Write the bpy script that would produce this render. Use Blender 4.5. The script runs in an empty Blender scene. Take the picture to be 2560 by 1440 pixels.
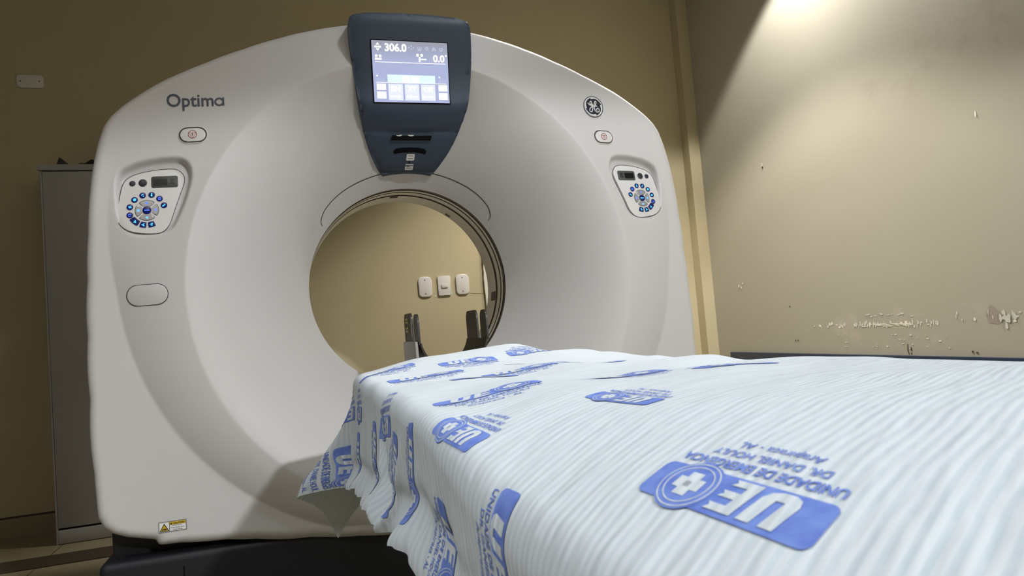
import bpy, bmesh, math, random
import numpy as np
from mathutils import Vector, Matrix, Euler
random.seed(7); np.random.seed(7)
PI = math.pi
S = bpy.context.scene
C = S.collection

# ------------------------------------------------------------------ camera
F_PX, CX, CY, CZ, YAW, PITCH, ROLL = 1734.5365, -0.4095, -2.1643, 0.8323, math.radians(17.6923), math.radians(3.0497), math.radians(-4.6752)
fw = Vector((math.sin(YAW)*math.cos(PITCH), math.cos(YAW)*math.cos(PITCH), math.sin(PITCH)))
rt = Vector((math.cos(YAW), -math.sin(YAW), 0)); up = rt.cross(fw)
r2 = math.cos(ROLL)*rt+math.sin(ROLL)*up; u2 = -math.sin(ROLL)*rt+math.cos(ROLL)*up
cd = bpy.data.cameras.new('camera'); cam = bpy.data.objects.new('camera', cd); C.objects.link(cam)
cam.matrix_world = Matrix(((r2.x, u2.x, -fw.x, CX), (r2.y, u2.y, -fw.y, CY), (r2.z, u2.z, -fw.z, CZ), (0, 0, 0, 1)))
cd.sensor_width = 36; cd.lens = F_PX/2560*36; cd.clip_start = 0.02; cd.clip_end = 50
cd.dof.use_dof = True; cd.dof.focus_distance = 2.0; cd.dof.aperture_fstop = 17.0
S.camera = cam
# ------------------------------------------------------------------ light and exposure
S.view_settings.view_transform = 'Standard'; S.view_settings.look = 'None'
S.view_settings.exposure = 0.2; S.view_settings.gamma = 1.0; S.view_settings.use_curve_mapping = False
w = bpy.data.worlds.new('world'); S.world = w; w.use_nodes = True
w.node_tree.nodes['Background'].inputs[0].default_value = (0.6, 0.65, 0.7, 1)
w.node_tree.nodes['Background'].inputs[1].default_value = 0.05
ROOM_X0, ROOM_X1, ROOM_Y0, ROOM_Y1, ROOM_Z = -2.7, 2.24, -5.2, 1.87, 2.95
# recessed ceiling lamps, the last an added fill: x, y, power W, colour, half cone deg, edge blend, diameter
LAMPS = [(1.89, 0.66, 115, (1.0, 0.975, 0.95), 52, 0.22, 0.09),
         (0.50, -0.90, 54, (0.91, 0.955, 1.0), 60, 0.5, 0.16),
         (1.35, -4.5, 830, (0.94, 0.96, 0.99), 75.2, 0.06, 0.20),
         (1.10, 0.62, 220, (1.0, 0.94, 0.86), 52, 0.35, 0.12),
         (1.5, -3.9, 30, (0.97, 0.98, 1.0), 76, 0.2, 0.16),
         (-1.45, -1.65, 190, (0.95, 0.98, 1.0), 46, 0.5, 0.60)]  # added fill that brightens the hanging left side of the sheet
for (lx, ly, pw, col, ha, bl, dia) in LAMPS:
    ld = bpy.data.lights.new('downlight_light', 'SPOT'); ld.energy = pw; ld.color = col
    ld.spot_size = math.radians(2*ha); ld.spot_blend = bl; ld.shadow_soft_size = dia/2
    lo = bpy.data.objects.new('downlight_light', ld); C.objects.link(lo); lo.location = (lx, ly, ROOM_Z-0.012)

# ------------------------------------------------------------------ helpers
def material(name, col, rough=0.5, metal=0.0, emit=None, estr=1.0, coat=0.0, spec=0.5):
    m = bpy.data.materials.new(name); m.use_nodes = True
    b = m.node_tree.nodes['Principled BSDF']
    b.inputs['Base Color'].default_value = (*col, 1); b.inputs['Roughness'].default_value = rough
    b.inputs['Metallic'].default_value = metal; b.inputs['Coat Weight'].default_value = coat
    b.inputs['Specular IOR Level'].default_value = spec
    if emit is not None:
        b.inputs['Emission Color'].default_value = (*emit, 1); b.inputs['Emission Strength'].default_value = estr
    return m
class NT:
    def __init__(s, m): s.t = m.node_tree; s.b = s.t.nodes['Principled BSDF']
    def n(s, typ, **kw):
        nd = s.t.nodes.new(typ)
        for k, v in kw.items():
            if k.startswith('i_'):
                key = k[2:]; key = int(key) if key.isdigit() else key
                nd.inputs[key].default_value = v
            else: setattr(nd, k, v)
        return nd
    def l(s, a, b): s.t.links.new(a, b)
    def math(s, op, a, b=None, c=None, clamp=False):
        nd = s.t.nodes.new('ShaderNodeMath'); nd.operation = op; nd.use_clamp = clamp
        for i, v in enumerate((a, b, c)):
            if v is None: continue
            if isinstance(v, (int, float)): nd.inputs[i].default_value = v
            else: s.l(v, nd.inputs[i])
        return nd.outputs[0]
    def mix(s, fac, a, b):
        nd = s.t.nodes.new('ShaderNodeMix'); nd.data_type = 'RGBA'
        for i, v in ((0, fac), (6, a), (7, b)):
            if isinstance(v, (int, float)): nd.inputs[i].default_value = v
            elif isinstance(v, tuple): nd.inputs[i].default_value = (*v, 1) if len(v) == 3 else v
            else: s.l(v, nd.inputs[i])
        return nd.outputs[2]
    def ramp(s, fac, a, b):   # smooth 0..1 between a and b
        nd = s.t.nodes.new('ShaderNodeMapRange'); nd.interpolation_type = 'SMOOTHSTEP'
        s.l(fac, nd.inputs[0]); nd.inputs[1].default_value = a; nd.inputs[2].default_value = b
        return nd.outputs[0]

def link_mesh(name, me, mats, parent=None, smooth=False, angle=None):
    o = bpy.data.objects.new(name, me); C.objects.link(o)
    for m in (mats if isinstance(mats, (list, tuple)) else [mats]): me.materials.append(m)
    if smooth:
        me.shade_smooth()
        if angle: me.set_sharp_from_angle(angle=math.radians(angle))
    if parent is not None: o.parent = parent
    return o
def obj_bm(name, bm, mats, parent=None, smooth=False, angle=40):
    bmesh.ops.recalc_face_normals(bm, faces=bm.faces)
    me = bpy.data.meshes.new(name); bm.to_mesh(me); bm.free()
    return link_mesh(name, me, mats, parent, smooth, angle)
def obj_np(name, verts, faces, mats, parent=None, smooth=True, angle=None, midx=None):
    me = bpy.data.meshes.new(name); me.from_pydata([tuple(map(float, v)) for v in verts], [], [tuple(map(int, f)) for f in faces]); me.validate()
    if midx is not None: me.polygons.foreach_set('material_index', midx)
    return link_mesh(name, me, mats, parent, smooth, angle)
def empty(name, loc, label, cat, group=None):
    o = bpy.data.objects.new(name, None); C.objects.link(o); o.location = loc
    o['label'] = label; o['category'] = cat
    if group: o['group'] = group
    return o
def tag(o, label, cat, group=None):
    o['label'] = label; o['category'] = cat
    if group: o['group'] = group
    return o
def structure(o): o['kind'] = 'structure'; return o
def box(bm, x0, x1, y0, y1, z0, z1, bev=0.0, seg=2):
    r = bmesh.ops.create_cube(bm, size=1)
    for v in r['verts']:
        v.co = Vector(((x0+x1)/2+v.co.x*(x1-x0), (y0+y1)/2+v.co.y*(y1-y0), (z0+z1)/2+v.co.z*(z1-z0)))
    if bev > 0:
        es = list({e for v in r['verts'] for e in v.link_edges})
        bmesh.ops.bevel(bm, geom=es, offset=bev, segments=seg, profile=0.5, affect='EDGES')
def mk_box(name, ext, mat, parent=None, bev=0.0, seg=2):
    bm = bmesh.new(); box(bm, *ext, bev=bev, seg=seg)
    return obj_bm(name, bm, mat, parent, smooth=bev > 0, angle=35)
def prism_y(bm, pts, y0, y1, bev=0.0, seg=2):
    """solid with outline pts in (x, z), front at y0, back at y1 (numbers or functions of x, z)"""
    f0 = y0 if callable(y0) else (lambda x, z: y0); f1 = y1 if callable(y1) else (lambda x, z: y1)
    a = [bm.verts.new((x, f0(x, z), z)) for x, z in pts]; b = [bm.verts.new((x, f1(x, z), z)) for x, z in pts]
    n = len(pts); fr = bm.faces.new(a); bm.faces.new(b[::-1])
    for i in range(n): bm.faces.new((a[i], b[i], b[(i+1) % n], a[(i+1) % n]))
    if bev: bmesh.ops.bevel(bm, geom=[e for e in fr.edges], offset=bev, segments=seg, profile=0.5, affect='EDGES')
def rrect(cx, cz, w, h, r, n=6):
    pts = []
    for (sx, sz, a0) in ((1, 1, 0), (-1, 1, 90), (-1, -1, 180), (1, -1, 270)):
        for k in range(n+1):
            a = math.radians(a0+90*k/n); pts.append((cx+sx*(w/2-r)+r*math.cos(a), cz+sz*(h/2-r)+r*math.sin(a)))
    return pts
def disc_pts(cx, cz, rx, rz=None, n=32): 
    rz = rx if rz is None else rz
    return [(cx+rx*math.cos(2*PI*k/n), cz+rz*math.sin(2*PI*k/n)) for k in range(n)]
def smooth_poly(pts, n=3):
    for _ in range(n):
        q = []
        for i in range(len(pts)):
            a, b = pts[i], pts[(i+1) % len(pts)]
            q += [(a[0]*.75+b[0]*.25, a[1]*.75+b[1]*.25), (a[0]*.25+b[0]*.75, a[1]*.25+b[1]*.75)]
        pts = q
    return pts
_tc = {}
def text_mesh(s, bold=0.0, size=1.0):
    key = (s, bold)
    if key not in _tc:
        cu = bpy.data.curves.new('t', 'FONT'); cu.body = s; cu.size = 1.0; cu.offset = bold; cu.resolution_u = 3
        cu.align_x = 'LEFT'
        o = bpy.data.objects.new('t', cu); C.objects.link(o)
        dg = bpy.context.evaluated_depsgraph_get(); me = o.evaluated_get(dg).to_mesh()
        v = np.array([tuple(x.co[:2]) for x in me.vertices]).reshape(-1, 2); f = [tuple(p.vertices) for p in me.polygons]
        o.evaluated_get(dg).to_mesh_clear(); bpy.data.objects.remove(o); bpy.data.curves.remove(cu)
        _tc[key] = (v, f)
    return _tc[key]
class Flat:
    """collects flat shapes (u, v, layer, material) and maps them onto a surface as one mesh"""
    def __init__(s): s.v = []; s.f = []; s.m = []
    def add(s, verts, faces, mat, layer=0):
        b = len(s.v); s.v += [(float(x), float(y), float(layer)) for x, y in verts]
        s.f += [tuple(b+i for i in f) for f in faces]; s.m += [mat]*len(faces)
    def poly(s, pts, mat, layer=0): s.add(pts, [tuple(range(len(pts)))], mat, layer)
    def rect(s, x0, y0, x1, y1, mat, layer=0): s.poly([(x0, y0), (x1, y0), (x1, y1), (x0, y1)], mat, layer)
    def circle(s, cx, cy, r, mat, layer=0, ry=None, n=28): s.poly(disc_pts(cx, cy, r, ry, n), mat, layer)
    def ring(s, cx, cy, r0, r1, mat, layer=0, n=36, a0=0, a1=360, ry=1.0):
        full = abs(a1-a0) >= 360; m = n if full else n+1; vs = []
        for k in range(m):
            a = math.radians(a0+(a1-a0)*k/n); vs += [(cx+r0*math.cos(a), cy+ry*r0*math.sin(a)), (cx+r1*math.cos(a), cy+ry*r1*math.sin(a))]
        fs = [(2*k, 2*k+1, (2*k+3) % (2*m), (2*k+2) % (2*m)) for k in range(n)]
        s.add(vs, fs, mat, layer)
    def stroke(s, pts, w, mat, layer=0, closed=False):
        P = [Vector(q) for q in pts]; n = len(P); vs = []; W = w if isinstance(w, (list, tuple)) else [w]*n
        for i in range(n):
            a = P[i-1] if (i > 0 or closed) else P[i]; b = P[(i+1) % n] if (i < n-1 or closed) else P[i]
            t = (b-a); t = t.normalized() if t.length > 0 else Vector((1, 0)); nn = Vector((-t.y, t.x))*W[i]/2
            vs += [tuple(P[i]+nn), tuple(P[i]-nn)]
        m = n if closed else n-1
        s.add(vs, [(2*i, 2*i+1, (2*i+3) % (2*n), (2*i+2) % (2*n)) for i in range(m)], mat, layer)
    def text(s, t, x, y, size, mat, layer=0, bold=0.0, width=None, align='l'):
        v, f = text_mesh(t, bold)
        if len(v) == 0: return
        w = v[:, 0].max()-v[:, 0].min(); sx = size
        if width: sx = width/w
        v = (v-np.array([v[:, 0].min(), 0]))*np.array([sx, size])
        if align == 'c': v = v-np.array([w*sx/2, 0])
        s.add(v+np.array([x, y]), f, mat, layer)
    def build(s, name, mats, fn, parent=None, smooth=False):
        keys = list(dict.fromkeys(s.m)); V = fn(np.array(s.v))
        return obj_np(name, V, s.f, [mats[k] for k in keys], parent, smooth=smooth, midx=[keys.index(k) for k in s.m])
def catmull(pts, n=6):
    out = []; P = [pts[0]]+list(pts)+[pts[-1]]
    for i in range(1, len(P)-2):
        p0, p1, p2, p3 = [np.array(q, float) for q in P[i-1:i+3]]
        for k in range(n):
            t = k/n; out.append(tuple(0.5*((2*p1)+(-p0+p2)*t+(2*p0-5*p1+4*p2-p3)*t*t+(-p0+3*p1-3*p2+p3)*t**3)))
    out.append(tuple(P[-1])); return out
def tube(bm, pts, r, n=8, closed=False):
    P = [Vector(q) for q in pts]; rings = []
    for i in range(len(P)):
        a = P[i-1] if (i > 0 or closed) else P[i]; b = P[(i+1) % len(P)] if (i < len(P)-1 or closed) else P[i]
        t = (b-a).normalized(); s = Vector((0, 0, 1)) if abs(t.z) < .9 else Vector((1, 0, 0))
        x = t.cross(s).normalized(); y = t.cross(x)
        rings.append([bm.verts.new(P[i]+r*(math.cos(2*PI*k/n)*x+math.sin(2*PI*k/n)*y)) for k in range(n)])
    m = len(P) if closed else len(P)-1
    for i in range(m):
        A, B = rings[i], rings[(i+1) % len(P)]
        for k in range(n): bm.faces.new((A[k], A[(k+1) % n], B[(k+1) % n], B[k]))
    if not closed: bm.faces.new(rings[0]); bm.faces.new(rings[-1][::-1])

# ------------------------------------------------------------------ materials
def wall_paint(name, stains=False):
    m = material(name, (0.49, 0.44, 0.325), 0.55, spec=0.25); k = NT(m)
    tc = k.n('ShaderNodeTexCoord'); P = tc.outputs['Object']
    n1 = k.n('ShaderNodeTexNoise', i_Scale=1.3, i_Detail=3.0); k.l(P, n1.inputs['Vector'])
    col = k.mix(n1.outputs[0], (0.47, 0.41, 0.26), (0.50, 0.44, 0.285))
    if stains:
        col = k.mix(n1.outputs[0], (0.395, 0.37, 0.295), (0.42, 0.395, 0.32))
        sp = k.n('ShaderNodeSeparateXYZ'); k.l(P, sp.inputs[0]); Y, Z = sp.outputs[1], sp.outputs[2]
        # damp tide marks: thin contour of a warped noise, only high on the wall
        nn = k.n('ShaderNodeTexNoise', i_Scale=1.9, i_Detail=5.0, i_Roughness=0.6); k.l(P, nn.inputs['Vector'])
        d = k.math('ABSOLUTE', k.math('SUBTRACT', nn.outputs[0], 0.515))
        line = k.math('SUBTRACT', 1.0, k.ramp(d, 0.0, 0.045))
        n3 = k.n('ShaderNodeTexNoise', i_Scale=9.0, i_Detail=4.0); k.l(P, n3.inputs['Vector'])
        zone = k.math('MULTIPLY', k.ramp(Z, 1.62, 1.75), k.math('SUBTRACT', 1.0, k.ramp(Y, 0.36, 0.46)))
        f = k.math('MULTIPLY', k.math('MULTIPLY', line, zone), k.ramp(n3.outputs[0], 0.42, 0.62))
        col = k.mix(k.math('MULTIPLY', f, 0.42), col, (0.33, 0.29, 0.22))
        # pale rubbed band at trolley height
        n4 = k.n('ShaderNodeTexNoise', i_Scale=7.0, i_Detail=5.0); k.l(P, n4.inputs['Vector'])
        zb = k.math('MULTIPLY', k.ramp(Z, 0.55, 0.66), k.math('SUBTRACT', 1.0, k.ramp(Z, 0.74, 0.80)))
        zb = k.math('MULTIPLY', zb, k.math('MULTIPLY', k.ramp(Y, -0.3, 0.1), k.math('SUBTRACT', 1.0, k.ramp(Y, 0.9, 1.2))))
        f2 = k.math('MULTIPLY', zb, k.ramp(n4.outputs[0], 0.5, 0.64))
        col = k.mix(k.math('MULTIPLY', f2, 0.45), col, (0.50, 0.46, 0.38))
    k.l(col, k.b.inputs['Base Color'])
    bp = k.n('ShaderNodeBump', i_Strength=0.08, i_Distance=0.002); nb = k.n('ShaderNodeTexNoise', i_Scale=140.0, i_Detail=2.0)
    k.l(P, nb.inputs['Vector']); k.l(nb.outputs[0], bp.inputs['Height']); k.l(bp.outputs[0], k.b.inputs['Normal'])
    return m
M = {}
M['wall'] = wall_paint('beige_wall_paint'); M['wall_r'] = wall_paint('beige_wall_paint_worn', True)
M['ceiling'] = material('ceiling_low_bounce', (0.36, 0.35, 0.33), 0.8)  # unseen ceiling, colour darkened to hold down bounced light
M['wall_dark'] = material('unseen_wall_low_bounce', (0.13, 0.10, 0.07), 0.6)  # for the unseen walls, made dark to cut ambient bounce
M['plastic'] = material('gantry_white_plastic', (0.66, 0.64, 0.62), 0.5)
k = NT(M['plastic']); n = k.n('ShaderNodeTexNoise', i_Scale=3.0, i_Detail=3.0); tc = k.n('ShaderNodeTexCoord'); k.l(tc.outputs['Object'], n.inputs['Vector'])
k.l(k.mix(n.outputs[0], (0.54, 0.53, 0.52), (0.575, 0.565, 0.555)), k.b.inputs['Base Color'])
M['panel_plastic'] = material('panel_plastic', (0.62, 0.61, 0.595), 0.45)
M['navy'] = material('navy_console_plastic', (0.036, 0.056, 0.092), 0.5)
M['navy_base'] = material('navy_base_plastic', (0.004, 0.005, 0.009), 0.6)  # near black: the gantry's shadow on the base is put into this colour
M['black'] = material('black_plastic', (0.012, 0.012, 0.015), 0.5)
M['gap'] = material('dark_gap', (0.05, 0.045, 0.04), 0.8)
M['slot_black'] = material('slot_black', (0.005, 0.005, 0.006), 0.9, spec=0.1)
M['rubber'] = material('dark_button', (0.02, 0.022, 0.03), 0.4)
M['lcd_frame'] = material('lcd_frame_grey', (0.06, 0.065, 0.06), 0.4)
M['lcd'] = material('lcd_black', (0.008, 0.009, 0.012), 0.2)
M['metal_key'] = material('silver_key', (0.5, 0.5, 0.52), 0.3, metal=0.6)
M['blue_key'] = material('dark_blue_key', (0.004, 0.008, 0.045), 0.3, emit=(0.0, 0.006, 0.12), estr=0.35)
M['cyan'] = material('backlit_icon', (0.05, 0.3, 0.8), 0.5, emit=(0.05, 0.42, 1.0), estr=1.9)
M['cyan2'] = material('backlit_icon_blue', (0.05, 0.1, 0.8), 0.5, emit=(0.05, 0.16, 1.0), estr=1.4)
M['red'] = material('red_print', (0.30, 0.03, 0.03), 0.5)
M['ink_grey'] = material('grey_lettering', (0.055, 0.065, 0.095), 0.5)
M['white_print'] = material('white_print', (0.75, 0.75, 0.73), 0.5)
M['yellow'] = material('caution_yellow', (0.55, 0.36, 0.01), 0.5)
M['black_print'] = material('black_print', (0.01, 0.01, 0.01), 0.5)
M['sticker_grey'] = material('sticker_grey_border', (0.22, 0.21, 0.2), 0.5)
M['logo_navy'] = material('logo_dark', (0.018, 0.024, 0.035), 0.3)
M['logo_white'] = material('logo_white', (0.72, 0.72, 0.72), 0.3)
M['bore'] = material('bore_grey', (0.68, 0.645, 0.58), 0.35)
M['bore_dark'] = material('bore_groove', (0.075, 0.062, 0.05), 0.5)
M['window'] = material('bore_window', (0.25, 0.235, 0.21), 0.15, coat=0.4)
M['carbon'] = material('head_holder_dark', (0.022, 0.018, 0.014), 0.45)
M['foam'] = material('foam_grey', (0.40, 0.39, 0.36), 0.9)
M['velcro'] = material('yellow_mark', (0.42, 0.36, 0.14), 0.8)
M['switch'] = material('switch_plate_white', (0.66, 0.64, 0.60), 0.35)
M['cab'] = material('cabinet_grey_laminate', (0.40, 0.40, 0.385), 0.5)
M['cab_dark'] = material('cabinet_shadow_gap', (0.02, 0.018, 0.015), 0.7)
M['rail'] = material('navy_wall_rail', (0.008, 0.02, 0.055), 0.35)
M['chip'] = material('chipped_paint_white', (0.78, 0.74, 0.62), 0.8)
M['chip_g'] = material('chipped_paint_grey', (0.58, 0.58, 0.52), 0.8)
M['mauve'] = material('filled_patch', (0.33, 0.28, 0.24), 0.8)
M['mark'] = material('dark_scratch', (0.07, 0.05, 0.035), 0.8)
M['plaster'] = material('plaster_white', (0.68, 0.64, 0.56), 0.8)
M['base_metal'] = material('lamp_trim_white', (0.7, 0.7, 0.7), 0.4)
M['lamp_glow'] = material('lamp_diffuser', (0.9, 0.9, 0.85), 0.5, emit=(1, 0.95, 0.85), estr=6.0)
# floor: large cream tiles with thin joints
M['floor'] = m = material('floor_tile', (0.28, 0.24, 0.15), 0.35); k = NT(m)
tc = k.n('ShaderNodeTexCoord'); mp = k.n('ShaderNodeMapping'); mp.inputs['Location'].default_value = (0.272, 0.0, 0); k.l(tc.outputs['Object'], mp.inputs[0])
br = k.n('ShaderNodeTexBrick', offset=0.0, i_Scale=1.0); br.inputs['Mortar Size'].default_value = 0.003; br.inputs['Brick Width'].default_value = 0.4; br.inputs['Row Height'].default_value = 0.4
br.inputs['Color1'].default_value = (0.28, 0.24, 0.15, 1); br.inputs['Color2'].default_value = (0.265, 0.23, 0.145, 1); br.inputs['Mortar'].default_value = (0.10, 0.07, 0.04, 1)
k.l(mp.outputs[0], br.inputs['Vector']); k.l(br.outputs[0], k.b.inputs['Base Color'])
M['strip'] = material('dark_floor_strip', (0.05, 0.035, 0.02), 0.6)
# screen
def em(name, c, s=1.0): return material(name, (0, 0, 0), 0.5, emit=c, estr=s, spec=0.1)
M['s_bg'] = em('screen_background', (0.26, 0.28, 0.40), 0.95); k = NT(M['s_bg'])
tc = k.n('ShaderNodeTexCoord'); sp = k.n('ShaderNodeSeparateXYZ'); k.l(tc.outputs['Object'], sp.inputs[0])
k.l(k.mix(k.ramp(sp.outputs[2], 1.76, 1.66), (0.30, 0.31, 0.35), (0.40, 0.44, 0.66)), k.b.inputs['Emission Color'])
M['s_white'] = em('screen_white', (1.0, 1.0, 0.95), 1.15); M['s_pale'] = em('screen_pale', (0.55, 0.60, 0.78), 1.0)
M['s_btn'] = em('screen_button', (0.88, 0.92, 1.0), 1.1); M['s_cyan'] = em('screen_cyan_bar', (0.70, 0.92, 1.0), 1.0)
M['s_green'] = em('screen_green', (0.10, 0.22, 0.08), 1.0); M['s_dark'] = em('screen_dark', (0.25, 0.28, 0.45), 0.5)
M['s_lilac'] = em('screen_button_lilac', (0.74, 0.78, 0.96), 1.0)
# cloth
M['cloth'] = m = material('printed_hospital_sheet', (0.75, 0.8, 0.83), 0.9, spec=0.1); k = NT(m)
uv = k.n('ShaderNodeUVMap', uv_map='cloth'); sp = k.n('ShaderNodeSeparateXYZ'); k.l(uv.outputs[0], sp.inputs[0])
nw = k.n('ShaderNodeTexNoise', i_Scale=6.0, i_Detail=2.0); k.l(uv.outputs[0], nw.inputs['Vector'])
a = sp.outputs[1]
a = k.math('MULTIPLY_ADD', nw.outputs[0], 0.02, a)
st = k.math('SINE', k.math('MULTIPLY', a, 2*PI/0.0092)); st = k.math('MULTIPLY_ADD', st, 0.5, 0.5)
n2 = k.n('ShaderNodeTexNoise', i_Scale=55.0, i_Detail=3.0); k.l(uv.outputs[0], n2.inputs['Vector'])
sm = k.math('MULTIPLY', k.ramp(st, 0.25, 0.9), k.math('MULTIPLY_ADD', n2.outputs[0], 1.2, 0.1), clamp=True)
k.l(k.mix(sm, (0.565, 0.615, 0.66), (0.455, 0.535, 0.595)), k.b.inputs['Base Color'])
n5 = k.n('ShaderNodeTexNoise', i_Scale=38.0, i_Detail=2.0)
mp = k.n('ShaderNodeMapping'); mp.inputs['Scale'].default_value = (0.35, 1.2, 1); mp.inputs['Rotation'].default_value = (0, 0, -0.2); k.l(uv.outputs[0], mp.inputs[0]); k.l(mp.outputs[0], n5.inputs['Vector'])
hh = k.math('MULTIPLY_ADD', n5.outputs[0], 2.2, k.math('MULTIPLY', st, -0.12))
bp = k.n('ShaderNodeBump', i_Strength=0.55, i_Distance=0.0028); k.l(hh, bp.inputs['Height']); k.l(bp.outputs[0], k.b.inputs['Normal'])
M['ink'] = m = material('blue_textile_ink', (0.075, 0.13, 0.56), 0.9, spec=0.1); k = NT(m)
n = k.n('ShaderNodeTexNoise', i_Scale=70.0, i_Detail=3.0); tc = k.n('ShaderNodeTexCoord'); k.l(tc.outputs['Object'], n.inputs['Vector'])
k.l(k.mix(k.ramp(n.outputs[0], 0.3, 0.7), (0.115, 0.18, 0.54), (0.17, 0.26, 0.62)), k.b.inputs['Base Color'])
M['white_cloth'] = M['cloth']
# ---- sheet surface: (u across the table, v along it) -> world, metres ----
A_HALF, Y_END, R_PLAN, R_EDGE = 0.288, -0.50, 0.035, 0.025
def _ss(a, b, t):
    t = np.clip((t-a)/(b-a), 0, 1); return t*t*(3-2*t)
def top_z(x, y):
    z = 0.7585 - 0.011*(np.minimum(x,0.05)/0.27)**2
    z = z + 0.022*_ss(-0.78, -0.53, y)*(1-_ss(0.10, 0.27, -x))*(1-0.85*_ss(0.10, 0.19, x))
    z = z + 0.006*np.exp(-((x-0.09)/0.05)**2-((y+0.54)/0.08)**2)
    z = z - 0.006*np.exp(-((y+0.84+0.25*x)/0.07)**2)*(1-_ss(0.1,.25,-x))
    far = _ss(-1.75, -1.35, y)
    z = z - (1-far)*0.9*np.maximum(-0.10-x, 0)**2*(1+0*x) - (1-far)*0.12*np.maximum(0.0-x, 0)**2
    z = z + far*0.0028*np.sin(9*x+17*y+2*np.sin(11*x-6*y)) + far*0.0016*np.sin(31*x-13*y+1.3*np.sin(23*y))
    z = z - 0.006*_ss(0.02, 0.22, x)*_ss(-1.75, -1.25, y)*(1-_ss(-0.85, -0.7, y))
    z = z + (1-far)*0.0012*np.sin(26*x+9*y+1.2*np.sin(15*y))
    return z
def hang(v):   # how far the cloth runs past the table edge on the left side
    return 0.250 + 0.11*np.clip(v+0.5, -1.9, 0) + 0.006*np.sin(19*v) + 0.002*np.sin(47*v+1)
def cloth(u, v):
    u = np.asarray(u, float); v = np.asarray(v, float)
    ax, ay = A_HALF-R_PLAN, Y_END-R_PLAN
    sx = np.where(u < 0, -1.0, 1.0)
    dx = np.maximum(np.abs(u)-ax, 0); dy = np.maximum(v-ay, 0)
    d = np.hypot(dx, dy); dd = np.maximum(d, 1e-9)
    nx, ny = sx*dx/dd, dy/dd
    th = np.degrees(np.arctan2(dy, dx+1e-9))          # 0 = side, 90 = far end
    e = d-(R_PLAN-R_EDGE); q = R_EDGE*np.pi/2
    h = np.where(e < 0, d, np.where(e < q, R_PLAN-R_EDGE+R_EDGE*np.sin(np.clip(e, 0, q)/R_EDGE), R_PLAN))
    g = np.where(e < 0, 0, np.where(e < q, R_EDGE*(1-np.cos(np.clip(e, 0, q)/R_EDGE)), R_EDGE+e-q))
    k = _ss(0.01, 0.25, g)
    left = _ss(-0.1, 0.1, -u)
    corner = 0.100*_ss(1, 17, th)*np.clip(1-(th-17)/52.0, 0.0, 1)
    vv = np.minimum(v, ay)
    side = 1-_ss(4, 25, th)
    folds = (0.010*np.sin(41*vv+1.5*np.sin(13*vv)) + 0.004*np.sin(83*vv+0.7+9*g) + 0.012*np.sin(23*vv+2.0)
             + 0.0025*np.sin(131*vv+1.2*np.sin(37*vv)-7*g))
    near = 1-_ss(-1.6, -1.2, v)
    folds = folds*(0.24+0.55*near)+0.003*np.sin(60*vv+22*g)+0.0016*np.sin(155*vv+2.2*np.sin(29*vv+14*g)+11*g)*_ss(-1.9,-1.3,v)+0.0022*np.sin(95*vv+1.7*np.sin(31*vv)-30*g)*near
    folds = folds + 0.030*np.exp(-((vv+1.02+0.75*g)/0.011)**2)*_ss(0.02,0.09,g)*_ss(0.24,0.15,g) - 0.026*np.exp(-((vv+1.055+0.75*g)/0.012)**2)*_ss(0.03,0.1,g)*_ss(0.24,0.15,g) + 0.022*np.exp(-((vv+1.30-0.5*g)/0.014)**2)*_ss(0.01,0.06,g)
    hg = hang(v); rest = (hg - (d-R_PLAN))               # cloth left below this point
    hem = side*left*_ss(0.075, 0.0, rest)*0.0
    t_in = np.exp(-((rest-0.060)/0.014)**2)*-0.005
    t_out = _ss(0.052, 0.0, rest)*0.015*(1+0.4*np.sin(17*vv))
    out = h + 0.012*k + side*k*folds + k*corner*left*(g/0.25+0.15) + side*left*_ss(-1.75, -1.5, v)*(t_in+t_out)
    out = out + (1-side)*k*0.006*np.sin(th/7.0)
    x = np.where(dx > 0, sx*ax, u) + nx*out
    y = np.where(dy > 0, ay, v) + ny*out
    tz = top_z(np.clip(x, -A_HALF, A_HALF), np.minimum(y, Y_END))
    z = tz - g*0.985 + side*left*_ss(-1.75,-1.5,v)*_ss(0.05, 0.0, rest)*0.012
    return np.stack([x, y, z], -1)

def skew(v):   # how far the weft runs off square (the sheet is pulled askew near the foot end)
    return 0.10+0.42*(1-_ss(-1.75, -1.25, v))
# ------------------------------------------------------------------ room shell
def plain(name, x0, x1, y0, y1, z0, z1, m):
    return structure(mk_box(name, (x0, x1, y0, y1, z0, z1), m))
T = 0.12
plain('floor', ROOM_X0-T, ROOM_X1+T, ROOM_Y0-T, ROOM_Y1+T, -0.1, 0.0, M['floor'])
plain('ceiling', ROOM_X0-T, ROOM_X1+T, ROOM_Y0-T, ROOM_Y1+T, ROOM_Z, ROOM_Z+0.1, M['ceiling'])
plain('wall_left', ROOM_X0-T, ROOM_X0, ROOM_Y0, ROOM_Y1, 0, ROOM_Z, M['wall_dark'])
plain('wall_front', ROOM_X0-T, ROOM_X1+T, ROOM_Y0-T, ROOM_Y0, 0, ROOM_Z, M['wall_dark'])
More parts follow.
